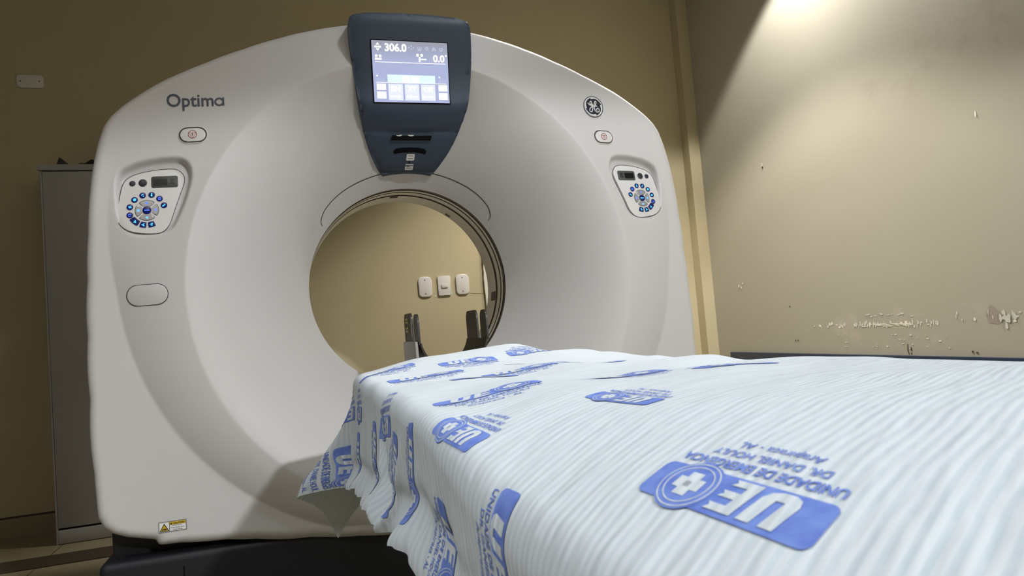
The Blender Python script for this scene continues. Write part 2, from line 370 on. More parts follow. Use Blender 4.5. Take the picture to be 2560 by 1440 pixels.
# back wall with the hairline crack beside the broken plaster edge
fl = Flat()
crk = [(0.585, 1.052), (0.60, 1.045), (0.615, 1.043), (0.63, 1.040), (0.645, 1.040), (0.66, 1.036), (0.68, 1.037), (0.70, 1.036)]
fl.stroke(crk, [.0006, .0022, .001, .0022, .0012, .0018, .001, .002], 'mark')
for (a, b) in ((0.40, 1.04), (0.46, 1.065), (0.50, 1.05)): fl.circle(a, b, 0.006, 'chip_g', n=7)
bw = mk_box('wall_back', (ROOM_X0-T, ROOM_X1+T, ROOM_Y1, ROOM_Y1+T, 0, ROOM_Z), M['wall']); structure(bw)
t = fl.build('wall_marks', M, lambda P: np.stack([P[:, 0], np.full(len(P), ROOM_Y1-0.0008), P[:, 1]], -1))
def join(dst, src):
    base = len(dst.data.materials)
    bm = bmesh.new(); bm.from_mesh(dst.data); n0 = len(bm.faces); bm.from_mesh(src.data); bm.faces.ensure_lookup_table()
    for i in range(n0, len(bm.faces)): bm.faces[i].material_index += base
    for mm in src.data.materials: dst.data.materials.append(mm)
    bm.to_mesh(dst.data); bm.free(); me = src.data; bpy.data.objects.remove(src); bpy.data.meshes.remove(me)
join(bw, t)
# right wall with chipped paint above the rail
rw = mk_box('wall_right', (ROOM_X1, ROOM_X1+T, ROOM_Y0, ROOM_Y1, 0, ROOM_Z), M['wall_r']); structure(rw)
fl = Flat(); R = random.Random(3)
CN = [0]
def chip(y, z, w, h, mat, n=9, layer=0):
    CN[0] += 1; layer = 0.5+CN[0]*0.12
    fl.poly([(y+w*math.cos(2*PI*i/n)*R.uniform(.6, 1.1)/2, z+h*math.sin(2*PI*i/n)*R.uniform(.5, 1.15)/2) for i in range(n)], mat, layer)
for i in range(46):
    yy = R.uniform(0.12, 0.93); chip(yy, 0.695+R.gauss(0, 0.007), R.uniform(.006, .022), R.uniform(.006, .028), R.choice(['chip', 'chip_g', 'chip_g']))
for i in range(26): chip(R.uniform(0.28, 0.60), 0.690+R.gauss(0, 0.004), R.uniform(.02, .06), R.uniform(.003, .007), 'chip')
for i in range(22): chip(R.uniform(0.15, 0.62), 0.695+R.gauss(0, .006), R.uniform(.003, .007), R.uniform(.015, .035), 'chip')
for i in range(12): chip(R.uniform(0.25, 0.55), 0.735+R.gauss(0, .005), R.uniform(.01, .03), R.uniform(.004, .012), 'chip_g')
for i in range(30): chip(R.uniform(0.1, 0.75), R.uniform(0.58, 0.65), R.uniform(.004, .02), R.uniform(.003, .010), R.choice(['chip', 'chip_g']))
for i in range(16): chip(R.uniform(-0.35, 0.1), R.uniform(0.69, 0.74), R.uniform(.004, .015), R.uniform(.006, .03), R.choice(['chip', 'chip_g']))
fl.poly([(-0.125, .735), (-0.10, .76), (-0.085, .745), (-0.075, .715), (-0.085, .685), (-0.125, .68), (-0.155, .70)][::1], 'mauve', 0.2)
for i in range(12): chip(-0.165+R.gauss(0, .02), 0.70+R.gauss(0, .012), R.uniform(.01, .02), R.uniform(.02, .04), 'chip_g', layer=1)
for (a, b) in ((1.51, 0.958), (1.49, 0.948), (1.47, 0.972)): chip(a, b, .016, .02, 'chip')
chip(1.18, 1.64, .012, .03, 'chip_g'); chip(1.18, 1.625, .014, .012, 'mark', layer=1); chip(1.07, 0.81, .02, .006, 'mark')
chip(-0.13, 1.52, .008, .03, 'chip')
fl.stroke([(0.315, 0.60), (0.317, 0.575), (0.313, 0.553)], [.004, .006, .004], 'mark', 2); fl.stroke([(0.300, 0.585), (0.296, 0.57)], .008, 'mark', 3); fl.stroke([(0.300, 0.562), (0.299, 0.553)], .006, 'mark')
for (a, b) in ((1.05, .62), (1.03, .62), (.0, .57), (-.02, .565), (-.3, .72)): chip(a, b, .012, .01, 'mark')
t = fl.build('wall_marks', M, lambda P: np.stack([ROOM_X1-0.0008-0.00012*P[:, 2], P[:, 0], P[:, 1]], -1)); join(rw, t)
# pillar in the far right corner, baseboard, floor strip, broken door jamb
structure(mk_box('wall_pillar', (2.158, ROOM_X1, 1.79, ROOM_Y1, 0, ROOM_Z), M['wall']))
structure(mk_box('baseboard_back', (ROOM_X0, 0.70, 1.858, ROOM_Y1, 0.0, 0.092), M['floor']))
structure(mk_box('trim_1', (ROOM_X0, 0.70, 1.8645, ROOM_Y1, 0.0925, 0.100), M['strip']))
structure(mk_box('trim_2', (ROOM_X0, 1.8, 1.20, 1.375, 0.0, 0.004), M['strip']))
bm = bmesh.new(); R = random.Random(11)
zs = np.linspace(0, 1.55, 60); L = [(0.701+R.uniform(-.002, .003), z) for z in zs]; Rr = [(0.765+R.uniform(-.008, .008), z) for z in zs]
prism_y(bm, L+Rr[::-1], 1.850, ROOM_Y1)
j = obj_bm('trim_3', bm, M['plaster']); structure(j)
fl = Flat(); fl.stroke([(0.742, 0.70), (0.738, 0.80), (0.735, 0.87), (0.742, 0.92), (0.73, 0.99), (0.738, 1.05), (0.728, 1.15), (0.733, 1.25), (0.727, 1.32)], [.002, .008, .014, .022, .012, .024, .005, .004, .006], 'slot_black')
fl.poly([(0.745, .95), (0.762, .97), (0.76, 1.07), (0.748, 1.06)], 'mauve'); fl.poly([(0.75, 1.18), (0.765, 1.19), (0.762, 1.26), (0.75, 1.24)], 'chip_g')
t = fl.build('jamb_cracks', M, lambda P: np.stack([P[:, 0], np.full(len(P), 1.849), P[:, 1]], -1)); join(j, t)
# ------------------------------------------------------------------ ceiling lamps and the added fill (housings)
for i, (lx, ly, pw, col, ha, bl, dia) in enumerate(LAMPS):
    e = empty('recessed_ceiling_lamp', (lx, ly, ROOM_Z), ['small recessed ceiling lamp close to the worn right wall', 'round recessed ceiling lamp above the gantry end of the table',
        'round recessed ceiling lamp in the far corner behind the table foot end', 'small recessed ceiling lamp behind the scanner', 'smaller round recessed ceiling lamp between table foot end and corner lamp', 'added wide round fill lamp in the ceiling left of the patient table'][i], 'ceiling lamp', 'recessed ceiling lamps')
    bm = bmesh.new(); pr = [(dia*.62, 0), (dia*.85, 0), (dia*.85, -.004), (dia*.80, -.008), (dia*.62, -.003)]
    rings = [[bm.verts.new((r*math.cos(2*PI*q/32), r*math.sin(2*PI*q/32), z)) for q in range(32)] for r, z in pr]
    for a in range(len(pr)):
        A, B = rings[a], rings[(a+1) % len(pr)]
        for q in range(32): bm.faces.new((A[q], A[(q+1) % 32], B[(q+1) % 32], B[q]))
    obj_bm('trim_ring', bm, M['base_metal'], e, smooth=True)
    bm = bmesh.new(); bmesh.ops.create_circle(bm, cap_ends=True, radius=dia*.62, segments=32, matrix=Matrix.Translation((0, 0, -0.002)))
    obj_bm('diffuser', bm, M['lamp_glow'], e)
# ------------------------------------------------------------------ gantry
BORE, RIDGE, ZC = 0.35, 0.69, 1.0
half = [(0.0, .222), (.13, .228), (.26, .238), (.40, .253), (.55, .274), (.63, .286), (.75, .298), (.803, .301), (.812, .318), (.835, .324), (.88, .336), (.915, .352), (.936, .372), (.9475, .40), (.950, .46), (.9515, .52), (.953, .72), (.952, .89),
        (.946, 1.05), (.939, 1.18), (.929, 1.30), (.912, 1.40), (.902, 1.44), (.887, 1.485), (.868, 1.515), (.838, 1.545), (.79, 1.582), (.73, 1.622), (.67, 1.653), (.605, 1.683), (.50, 1.727), (.40, 1.763), (.31, 1.789), (.20, 1.812), (.10, 1.824), (0, 1.828)]
hp = [np.degrees(np.arctan2(x, -(z-ZC))) for x, z in half]; hr = [np.hypot(x, z-ZC) for x, z in half]
def outline_r(phi): return np.interp(phi, hp, hr)
def ss(a, b, t): t = np.clip((t-a)/(b-a), 0, 1); return t*t*(3-2*t)
def sdf_poly(x, z, poly):
    P = np.array(poly); d = np.full(np.shape(x), 1e9); inside = np.zeros(np.shape(x), bool)
    for i in range(len(P)):
        a, b = P[i], P[(i+1) % len(P)]; e = b-a; wx, wz = x-a[0], z-a[1]
        t = np.clip((wx*e[0]+wz*e[1])/(e@e), 0, 1); d = np.minimum(d, np.hypot(wx-t*e[0], wz-t*e[1]))
        c = ((a[1] > z) != (b[1] > z)) & (x < e[0]*(z-a[1])/(e[1] if abs(e[1]) > 1e-12 else 1e-12)+a[0]); inside ^= c
    return np.where(inside, -d, d)
POCKET = smooth_poly([(-.862, 1.215), (-.864, 1.29), (-.858, 1.35), (-.815, 1.378), (-.745, 1.392), (-.675, 1.392), (-.652, 1.350), (-.662, 1.291), (-.688, 1.22), (-.715, 1.168), (-.77, 1.158), (-.83, 1.162)], 3)
def face_base(x, z):
    x = np.asarray(x, float); z = np.asarray(z, float)
    r = np.hypot(x, z-ZC); phi = np.degrees(np.arctan2(np.abs(x), -(z-ZC)))
    s = np.clip((RIDGE-r)/(RIDGE-BORE), 0, 1)
    y = -0.045+0.335*(0.22*s+0.78*s*s)
    w = 1-ss(88, 125, phi); Ro = (0.785+0.00115*np.maximum(phi-18, 0))*w+0.95*(1-w)
    qq = np.clip((r-RIDGE)/(Ro-RIDGE), 0, 1)
    f = w*(1-0.30*qq-0.70*qq*qq)+(1-w)*(1-qq)**2
    return np.where(r < RIDGE, y, -0.045*f)
def pocket_d(z): return 0.038*np.clip((z-1.165)/0.19, 0, 1)
def face_y(x, z):
    y = face_base(x, z); m = ss(0.0, -0.016, sdf_poly(-np.abs(x), z, POCKET))
    return y*(1-m)+m*(panel_y(x, z)+0.007)
def panel_y(x, z):          # tilted plane the key pads lie in
    return -0.0235+0.13*(np.abs(x)-0.78)+pocket_d(np.asarray(z, float))*0.95
G = empty('ct_scanner_gantry', (0, 0, 0), 'big white ring-shaped CT scanner gantry with round bore and navy display console', 'CT scanner')
NT_, NR = 960, 150
ph = np.linspace(-180, 180, NT_, endpoint=False); Rr = outline_r(np.abs(ph)); FIL = 0.026+0.014*(1-ss(40, 66, np.abs(ph)))
sn, cs = np.sin(np.radians(ph)), -np.cos(np.radians(ph))
rows = []
for i in range(NR+1):
    t = i/NR; r = BORE+(Rr-FIL-BORE)*t; x, z = r*sn, ZC+r*cs; rows.append(np.stack([x, face_y(x, z), z], -1))
y0 = rows[-1][:, 1]
for kk in range(1, 8):
    a = kk/7*PI/2; r = Rr-FIL+FIL*math.sin(a); rows.append(np.stack([r*sn, y0+FIL*(1-math.cos(a)), ZC+r*cs], -1))
for (dr, yy) in ((0.0, .25), (-.004, .262), (-.004, .268), (0, .28), (-.01, .60), (-.03, .74), (-.06, .80), (-.12, .825)):
    r = Rr+dr; rows.append(np.stack([r*sn, np.full(NT_, yy), ZC+r*cs], -1))
for (r, yy) in ((.56, .83), (.50, .80), (.44, .72), (.39, .60), (.352, .532)): rows.append(np.stack([r*sn, np.full(NT_, yy), ZC+r*cs], -1))
V = np.concatenate(rows); nrow = len(rows); fi = []
ii = np.arange(NT_); jn = (ii+1) % NT_
for a in range(nrow-1): fi.append(np.stack([a*NT_+ii, a*NT_+jn, (a+1)*NT_+jn, (a+1)*NT_+ii], -1))
FF = np.concatenate(fi)
me = bpy.data.meshes.new('cover'); me.vertices.add(len(V)); me.vertices.foreach_set('co', V.astype(np.float32).ravel())
me.loops.add(FF.size); me.loops.foreach_set('vertex_index', FF.astype(np.int32).ravel())
me.polygons.add(len(FF)); me.polygons.foreach_set('loop_start', np.arange(0, FF.size, 4, dtype=np.int32)); me.update(); me.validate()
cover = link_mesh('cover', me, M['plastic'], G, smooth=True)
# bore liner with its dark seams
bands = [(.290, .320, 'bore_dark'), (.320, .343, 'bore'), (.343, .355, 'bore_dark'), (.355, .395, 'bore'), (.395, .418, 'bore_dark'), (.418, .533, 'bore')]
Vs, Fs, Ms = [], [], []; N = 192
an = np.linspace(0, 2*PI, N, endpoint=False)
for (ya, yb, mk) in bands:
    rr = 0.3495 if mk != 'bore_dark' else 0.3515; b = len(Vs)
    for yv in (ya, yb): Vs += [(rr*math.cos(q), yv, ZC+rr*math.sin(q)) for q in an]
    Fs += [(b+i, b+(i+1) % N, b+N+(i+1) % N, b+N+i) for i in range(N)]; Ms += [1 if mk == 'bore_dark' else 0]*N
obj_np('bore_liner', Vs, Fs, [M['bore'], M['bore_dark']], G, smooth=True, midx=Ms)
for (adeg, ya, yb, w_) in ((-8, .425, .475, .035), (5, .298, .312, .05), (93, .425, .44, .03), (55, .50, .512, .02)):
    a = math.radians(adeg); bm = bmesh.new(); box(bm, -.004, 0, ya, yb, -w_/2, w_/2, bev=.001)
    bmesh.ops.transform(bm, matrix=Matrix.Translation((.3505*math.cos(a), 0, ZC+.3505*math.sin(a))) @ Matrix.Rotation(-a, 4, 'Y'), verts=bm.verts)
    obj_bm('bore_sensor', bm, M['bore_dark'], G)
# alignment-light window arc above the bore: slim cover plate with a dark outline
def surf(off):
    def fn(P):
        x, z = P[:, 0], P[:, 1]; return np.stack([x, face_y(x, z)-off-0.0005*P[:, 2], z], -1)
    return fn
arc = [(math.radians(a), r) for a, r in [(143, .366), (142, .378), (137, .390), (130, .3945)]+[(a, .396) for a in range(124, 55, -4)]+[(50, .3945), (43, .390), (38, .378), (37, .366)]]
pts = catmull([(r*math.cos(a), ZC+r*math.sin(a)) for a, r in arc], 3)
fl = Flat(); fl.stroke(pts, 0.0022, 'gap')
fl.build('laser_window_outline', M, surf(0.0012), G)
# capsule shapes
def capsule(cx, cz, w, h, n=12):
    r = h/2; pts = []
    for k in range(n+1): a = -PI/2+PI*k/n; pts.append((cx+w/2-r+r*math.cos(a), cz+r*math.sin(a)))
    for k in range(n+1): a = PI/2+PI*k/n; pts.append((cx-w/2+r+r*math.cos(a), cz+r*math.sin(a)))
    return pts
def on_face(bm, pts, front, back, bev=0.0, seg=2):
    prism_y(bm, pts, lambda x, z: float(face_base(x, z))-front, lambda x, z: float(face_base(x, z))+back, bev, seg)
def estop(sx):
    cx, cz = sx*0.650, 1.4535
    f0 = float(face_base(cx, cz)); gx = float(face_base(cx+.03, cz)-face_base(cx-.03, cz))/.06; gz = float(face_base(cx, cz+.02)-face_base(cx, cz-.02))/.04
    pln = lambda x, z: f0+gx*(x-cx)+gz*(z-cz)-.0008
    def on_face(bm, pts, front, back, bev=0.0, seg=2): prism_y(bm, pts, lambda x, z: pln(x, z)-front, lambda x, z: pln(x, z)+back+.003, bev, seg)
    bm = bmesh.new(); on_face(bm, capsule(cx, cz, .082, .052), .0016, .002, bev=.0012)
    rim = obj_bm('emergency_stop_bezel', bm, M['panel_plastic'], G, smooth=True); 
    fl = Flat(); fl.poly(capsule(cx, cz, .0765, .0465), 'gap'); fl.build('bezel_recess_shade', M, lambda P: np.stack([P[:, 0], pln(P[:, 0], P[:, 1])-.0020, P[:, 1]], -1), rim)  # flat dark capsule painted for the shadow in the button recess
    bm = bmesh.new(); on_face(bm, capsule(cx, cz-.0010, .0690, .0390), .0060, .0, bev=.002, seg=3)
    btn = obj_bm('stop_button', bm, M['panel_plastic'], rim, smooth=True)
    fl = Flat(); ax = cx+(-.001 if sx < 0 else 0.0)
    fl.ring(ax, cz, .0104, .0122, 'red'); tri = [(ax-.0098, cz+.0042), (ax+.0098, cz+.0042), (ax, cz-.0108)]
    fl.stroke(tri, .0018, 'red', closed=True); fl.stroke([(ax, cz+.004), (ax, cz-.004)], .0026, 'red')
    fl.build('stop_symbol', M, lambda P: np.stack([P[:, 0], pln(P[:, 0], P[:, 1])-.0064, P[:, 1]], -1), rim)
    return rim
estop(-1); estop(1)
# blank oval cover, left side
bm = bmesh.new(); on_face(bm, capsule(-.789, .998, .1075, .0565), .0030, .001, bev=.0022, seg=3)
oc = obj_bm('oval_cover', bm, M['plastic'], G, smooth=True)
fl = Flat(); fl.stroke(capsule(-.789, .998, .1095, .0585), .0020, 'gap', closed=True); fl.build('cover_gap', M, surf(0.0012), oc)
# lettering and round badge
fl = Flat(); fl.text('Optim', -.7165, 1.5405, 0.0545, 'ink_grey', bold=0.012, width=0.1265)
fl.ring(-.5745, 1.5530, .0085, .0133, 'ink_grey', ry=.98); fl.stroke([(-.5632, 1.5405), (-.5632, 1.5660)], .0048, 'ink_grey', 1)
fl.build('lettering', M, surf(0.0014), G)
bx, bz, br_ = .6255, 1.5615, .0375
bm = bmesh.new(); on_face(bm, disc_pts(bx, bz, br_, n=48), .003, .001, bev=.001)
bd = obj_bm('round_badge', bm, M['logo_white'], G, smooth=True)
fl = Flat(); fl.ring(bx, bz, br_*.955, br_*1.02, 'logo_navy', 0, n=48); fl.circle(bx, bz, br_*.86, 'logo_navy', 1, n=48)
for q in range(4):
    a0 = 100+90*q; arc_ = []; wd = []
    for kk in range(15):
        t = kk/14; a = math.radians(a0-t*78); rr = .80+.055*min(1, t*2.2); arc_.append((bx+br_*rr*math.cos(a), bz+br_*rr*math.sin(a))); wd.append(br_*(.12*(1-t)+.02))
    fl.stroke(arc_, wd, 'logo_white', 2); fl.circle(arc_[0][0], arc_[0][1], br_*.065, 'logo_white', 2, n=12)
def cv(px, py): return (bx+(px-450)/232*br_, bz-(py-440)/245*br_)
g1 = [(325, 350), (340, 385), (372, 408), (405, 382), (416, 335), (398, 312), (376, 340), (375, 385), (398, 420), (425, 405), (440, 375), (436, 430), (422, 500), (396, 560), (362, 563), (345, 530), (368, 480), (415, 445), (460, 425), (500, 412)]
g2 = [(515, 410), (485, 385), (487, 335), (508, 310), (526, 328), (514, 370), (485, 408), (458, 432)]
g3 = [(545, 425), (500, 425), (466, 460), (476, 520), (510, 560), (560, 560), (582, 518), (562, 475), (528, 478), (515, 508), (535, 528)]
for gg in (g1, g2, g3): fl.stroke([cv(*q) for q in catmull(gg, 5)], br_*.085, 'logo_white', 3)
fl.build('monogram', M, lambda P: np.stack([P[:, 0], face_base(P[:, 0], P[:, 1])-.0034-.0004*P[:, 2], P[:, 1]], -1), bd)
# caution sticker
fl = Flat(); X0, Z0, X1, Z1 = -.797, .339, -.7255, .3685
fl.rect(X0, Z0, X1, Z1, 'sticker_grey'); fl.rect(X0+.0025, Z0+.0025, X1-.0025, Z1-.0025, 'white_print', 1)
sx0 = -.769; fl.rect(sx0, Z1-.0105, X1-.0025, Z1-.0025, 'yellow', 2); fl.rect(sx0-.0008, Z0+.0025, sx0+.0003, Z1-.0025, 'black_print', 2)
tc_ = ((X0+sx0)/2+.0008); fl.poly([(tc_-.0122, Z0+.0035), (tc_+.0122, Z0+.0035), (tc_, Z1-.0045)], 'black_print', 2); fl.poly([(tc_-.0093, Z0+.0052), (tc_+.0093, Z0+.0052), (tc_, Z1-.0085)], 'yellow', 3)
fl.circle(tc_+.002, Z0+.009, .0042, 'black_print', 4, ry=.0018, n=14); fl.stroke([(tc_-.006, Z0+.0062), (tc_-.002, Z0+.011)], .0018, 'black_print', 4)
fl.text('CAUTION', sx0+.0095, Z1-.0092, .0062, 'black_print', 3, bold=.02, width=.0285); fl.poly([(sx0+.0015, Z1-.0095), (sx0+.0075, Z1-.0095), (sx0+.0045, Z1-.0040)], 'black_print', 3)
fl.text('PINCH POINT', sx0+.006, Z0+.0150, .0040, 'black_print', 2, width=.026); fl.text('Keep hands clear', sx0+.003, Z0+.0097, .0038, 'black_print', 2, bold=.015, width=.034)
fl.text('when tilting', sx0+.008, Z0+.0045, .0038, 'black_print', 2, bold=.015, width=.024)
fl.build('caution_sticker', M, surf(0.001), G)
# control panels (left one measured, right one its mirror)
PC = (-.7814, 1.2388)
POL = smooth_poly([(-.0399, .1029), (-.0165, .1112), (.0251, .1188), (.0618, .1206), (.0814, .1182), (.0953, .1063), (.1018, .09), (.0974, .0695), (.0851, .0346), (.0712, -.006), (.0616, -.0391), (.0489, -.059), (.0354, -.0678), (.0159, -.0695), (-.0147, -.0666), (-.0437, -.0598), (-.0621, -.0491), (-.0745, -.0316), (-.0777, -.0059), (-.0741, .0196), (-.069, .0481), (-.0633, .0766), (-.0557, .0908)], 1)
def panel(sx):
    def plane_y(x, z): return panel_y(x, z)
    def mir(pts): 
        q = [(sx*-1*(PC[0]+x), PC[1]+z) for x, z in pts]; return q if sx < 0 else q[::-1]
    if sx < 0: mir = lambda pts: [(PC[0]+x, PC[1]+z) for x, z in pts]
    else: mir = lambda pts: [(-(PC[0]+x), PC[1]+z) for x, z in pts][::-1]
    def solid(name, pts, front, back, mat, par, bev=0.0, seg=2, extra=None):
        bm = bmesh.new(); prism_y(bm, mir(pts), lambda x, z: float(plane_y(x, z))-front, lambda x, z: float(plane_y(x, z))+back, bev, seg)
        return obj_bm(name, bm, mat, par, smooth=True, angle=30)
    pl = solid('control_panel', POL, 0.0, .010, M['panel_plastic'], G, bev=.0012)
    def flat(fl, name, par, off):
        for i, (a, b, c) in enumerate(fl.v):
            a = PC[0]+a; fl.v[i] = (a if sx < 0 else -a, PC[1]+b, c)
        return fl.build(name, M, lambda P: np.stack([P[:, 0], plane_y(P[:, 0], P[:, 1])-off-.0003*P[:, 2], P[:, 1]], -1), par)
    fo = Flat(); cen = np.array(POL).mean(0); fo.stroke([tuple(cen+(np.array(q)-cen)*1.008) for q in POL], .0018, 'gap', closed=True)
    flat(fo, 'panel_gap', pl, 0.0003)
    solid('round_key', disc_pts(-.0371, .0811, .0083), .0012, 0, M['rubber'], pl, bev=.0004)
    solid('round_key', disc_pts(-.0099, .0818, .0113), .0012, 0, M['rubber'], pl, bev=.0004)
    d = solid('counter_display', rrect(.0478, .0825, .0705, .0345, .005), .0012, 0, M['lcd_frame'], pl, bev=.0005)
    f = Flat(); f.rect(.0186, .0722, .0548, .0918, 'lcd'); f.ring(.0679, .0865, .0045, .0056, 'lcd', n=18)
    for q in range(3): f.stroke([(.0679, .0865), (.0679+.0045*math.cos(2.1*q+.5), .0865+.0045*math.sin(2.1*q+.5))], .0016, 'lcd')
    f.stroke([(.062, .0785), (.074, .0785)], .0014, 'lcd'); f.stroke([(.0625, .0745), (.0625, .078)], .0012, 'lcd'); f.stroke([(.068, .0735), (.068, .078)], .0012, 'lcd'); f.stroke([(.073, .0745), (.073, .078)], .0012, 'lcd')
    flat(f, 'display_window', pl, .0016)
    def icon(fl, cx, cz, kind, mat='cyan', s=1.0):
        def st(pts, w=.0017): fl.stroke([(cx+a*s, cz+b*s) for a, b in pts], w*s, mat)
        def dot(a, b, r): fl.circle(cx+a*s, cz+b*s, r*s, mat, n=10)
        if kind == 0: dot(.002, -.0025, .0016); dot(-.0022, .0005, .0012); st([(-.002, .003), (.002, .003)])
        elif kind == 1: dot(0, .0032, .0016); st([(0, .001), (-.001, -.003)], .0035); st([(-.002, -.0035), (.002, -.0035)])
        elif kind == 2:
            for q in (-.003, 0, .003): st([(-.0038, q), (-.0006, q)], .0016); st([(.0006, q), (.0038, q)], .0016)
        elif kind == 3: st([(-.004, -.0025), (-.001, -.0015), (.001, .001), (.0035, .0028)], .0022); dot(-.003, -.0022, .0018)
        elif kind == 4:
            dot(0, 0, .0028)
            for q in range(8): a = q*PI/4; st([(.002*math.cos(a), .002*math.sin(a)), (.0046*math.cos(a), .0046*math.sin(a))], .0011)
        elif kind == 5: st([(-.004, .0018), (.003, .0018)], .0017); st([(-.003, -.0018), (.0045, -.0018)], .0024)
        elif kind == 6: st([(.004, .0025), (-.0035, .0025), (-.0035, -.0028), (.004, -.0028)], .0012)
        elif kind == 7: st([(-.0035, -.003), (0, -.001), (.0015, .003)], .002); dot(.0015, -.003, .0018)
        elif kind == 8: st([(-.0045, .0), (0, .001), (.003, .0035)], .0018); st([(-.001, -.001), (.003, -.0035)], .0028)
        elif kind == 9: st([(-.0045, -.001), (.001, -.0015), (.003, .003)], .0015); dot(.001, -.003, .0014); st([(-.002, .002), (.003, .003)])
    def key(name, pts, ctr, kind, mat, imat='cyan', s=1.0, h=.0016):
        kk = solid(name, pts, h, 0, mat, pl, bev=.0004)
        f = Flat(); icon(f, ctr[0], ctr[1], kind, imat, s); ob = flat(f, 'icon', None, h+.0003)
        # icon belongs to the key's own mesh
        join(kk, ob)
    for (cx, cz, kd, im) in [(-.0107, .0443, 0, 'cyan'), (.0131, .0449, 1, 'cyan'), (.0335, .0328, 2, 'cyan2'), (.045, .0125, 3, 'cyan'), (-.0317, .0322, 4, 'cyan'), (-.0441, .0113, 5, 'cyan'), (-.0446, -.0126, 6, 'cyan2')]:
        key('round_key', disc_pts(cx, cz, .0087, .0087, 24), (cx, cz), kd, M['blue_key'], im)
    for (a0, a1, kd) in ((208, 242, 7), (245.5, 268, 8), (273, 297, 9)):
        pts = [(.0365*math.cos(math.radians(a)), .0355*math.sin(math.radians(a))) for a in np.linspace(a0, a1, 6)]+[(.0525*math.cos(math.radians(a)), .0515*math.sin(math.radians(a))) for a in np.linspace(a1-1, a0+1, 6)]
        am = math.radians((a0+a1)/2); key('wedge_key', smooth_poly(pts, 1), (.0445*math.cos(am), .0435*math.sin(am)), kd, M['blue_key'])
    for q, (a0, a1) in enumerate(((47, 133), (143, 217), (227, 313), (-37, 37))):
        pts = [(.0150*math.cos(math.radians(a)), .0142*math.sin(math.radians(a))) for a in np.linspace(a0+6, a1-6, 9)]+[(.0310*math.cos(math.radians(a)), .0300*math.sin(math.radians(a))) for a in np.linspace(a1, a0, 9)]
        am = math.radians((a0+a1)/2); c_ = (.0225*math.cos(am), .0215*math.sin(am))
        fo = Flat(); fo.stroke(smooth_poly(pts, 1), .0014, 'lcd_frame', closed=True); flat(fo, 'key_gap', pl, .0003)
        key('arrow_key', smooth_poly([(x*.97, z*.97) for x, z in pts], 1), c_, (8, 2, 8, 2)[q], M['metal_key'], ('cyan2', 'cyan', 'cyan', 'cyan2')[q], .85)
    kk = solid('centre_key', disc_pts(0, 0, .0118), .002, 0, M['blue_key'], pl, bev=.0005)
    f = Flat(); f.stroke([(-.0065, 0), (.0065, 0)], .0026, 'cyan2' if sx < 0 else 'cyan'); join(kk, flat(f, 'icon', None, .0024))
    return pl
panel(-1); panel(1)
# display console
def cons_y(x, z):
    zs = [1.30, 1.385, 1.40, 1.44, 1.470, 1.4845, 1.4895, 1.50, 1.52, 1.545, 1.80, 1.83]
    ys = [.235, .198, .160, .096, .058, .048, .030, .012, -.016, -.036, -.070, -.066]
    zc = z+0.28*(x*x)*ss(1.62, 1.50, z)*(-1.0)        # chin line rises towards the sides
    return float(np.interp(zc, zs, ys))+0.35*max(abs(x)-.13, 0)**2*4
co = [(-.083, 1.380), (-.100, 1.394), (-.124, 1.425), (-.140, 1.452), (-.157, 1.492), (-.172, 1.55), (-.182, 1.61), (-.190, 1.69), (-.192, 1.76), (-.191, 1.800)]
tp = [(-.186, 1.812)]+[(x, 1.829-.28*x*x) for x in np.linspace(-.17, .17, 13)]+[(.186, 1.812)]
bt = [(.389*math.sin(math.radians(a)), ZC+.389*math.cos(math.radians(a))) for a in np.linspace(10.5, -10.5, 11)]
outl = catmull(co, 3)+tp+[(-x, z) for x, z in catmull(co, 3)[::-1]]+bt
bm = bmesh.new()
vs = [bm.verts.new((x, 0, z)) for x, z in outl]; bm.faces.new(vs)
for q in np.arange(-.18, .181, .018): bmesh.ops.bisect_plane(bm, geom=bm.verts[:]+bm.edges[:]+bm.faces[:], plane_co=(q, 0, 0), plane_no=(1, 0, 0))
for q in list(np.arange(1.39, 1.82, .012))+[1.4845, 1.4895, 1.478]: bmesh.ops.bisect_plane(bm, geom=bm.verts[:]+bm.edges[:]+bm.faces[:], plane_co=(0, 0, q), plane_no=(0, 0, 1))
edge_e = [e for e in bm.edges if len(e.link_faces) == 1]
rt_ = bmesh.ops.extrude_edge_only(bm, edges=edge_e); bv = [g for g in rt_['geom'] if isinstance(g, bmesh.types.BMVert)]
bset = set(bv)
for v in bm.verts:
    x, z = v.co.x, v.co.z
    if v in bset: v.co.y = float(face_base(x, z))+.012 if z < 1.80 else .10
    else: v.co.y = cons_y(x, z)
top_e = [e for e in bm.edges if e in set(edge_e)]
bmesh.ops.bevel(bm, geom=edge_e, offset=.006, segments=3, profile=.5, affect='EDGES')
con = obj_bm('display_console', bm, M['navy'], G, smooth=True, angle=50)
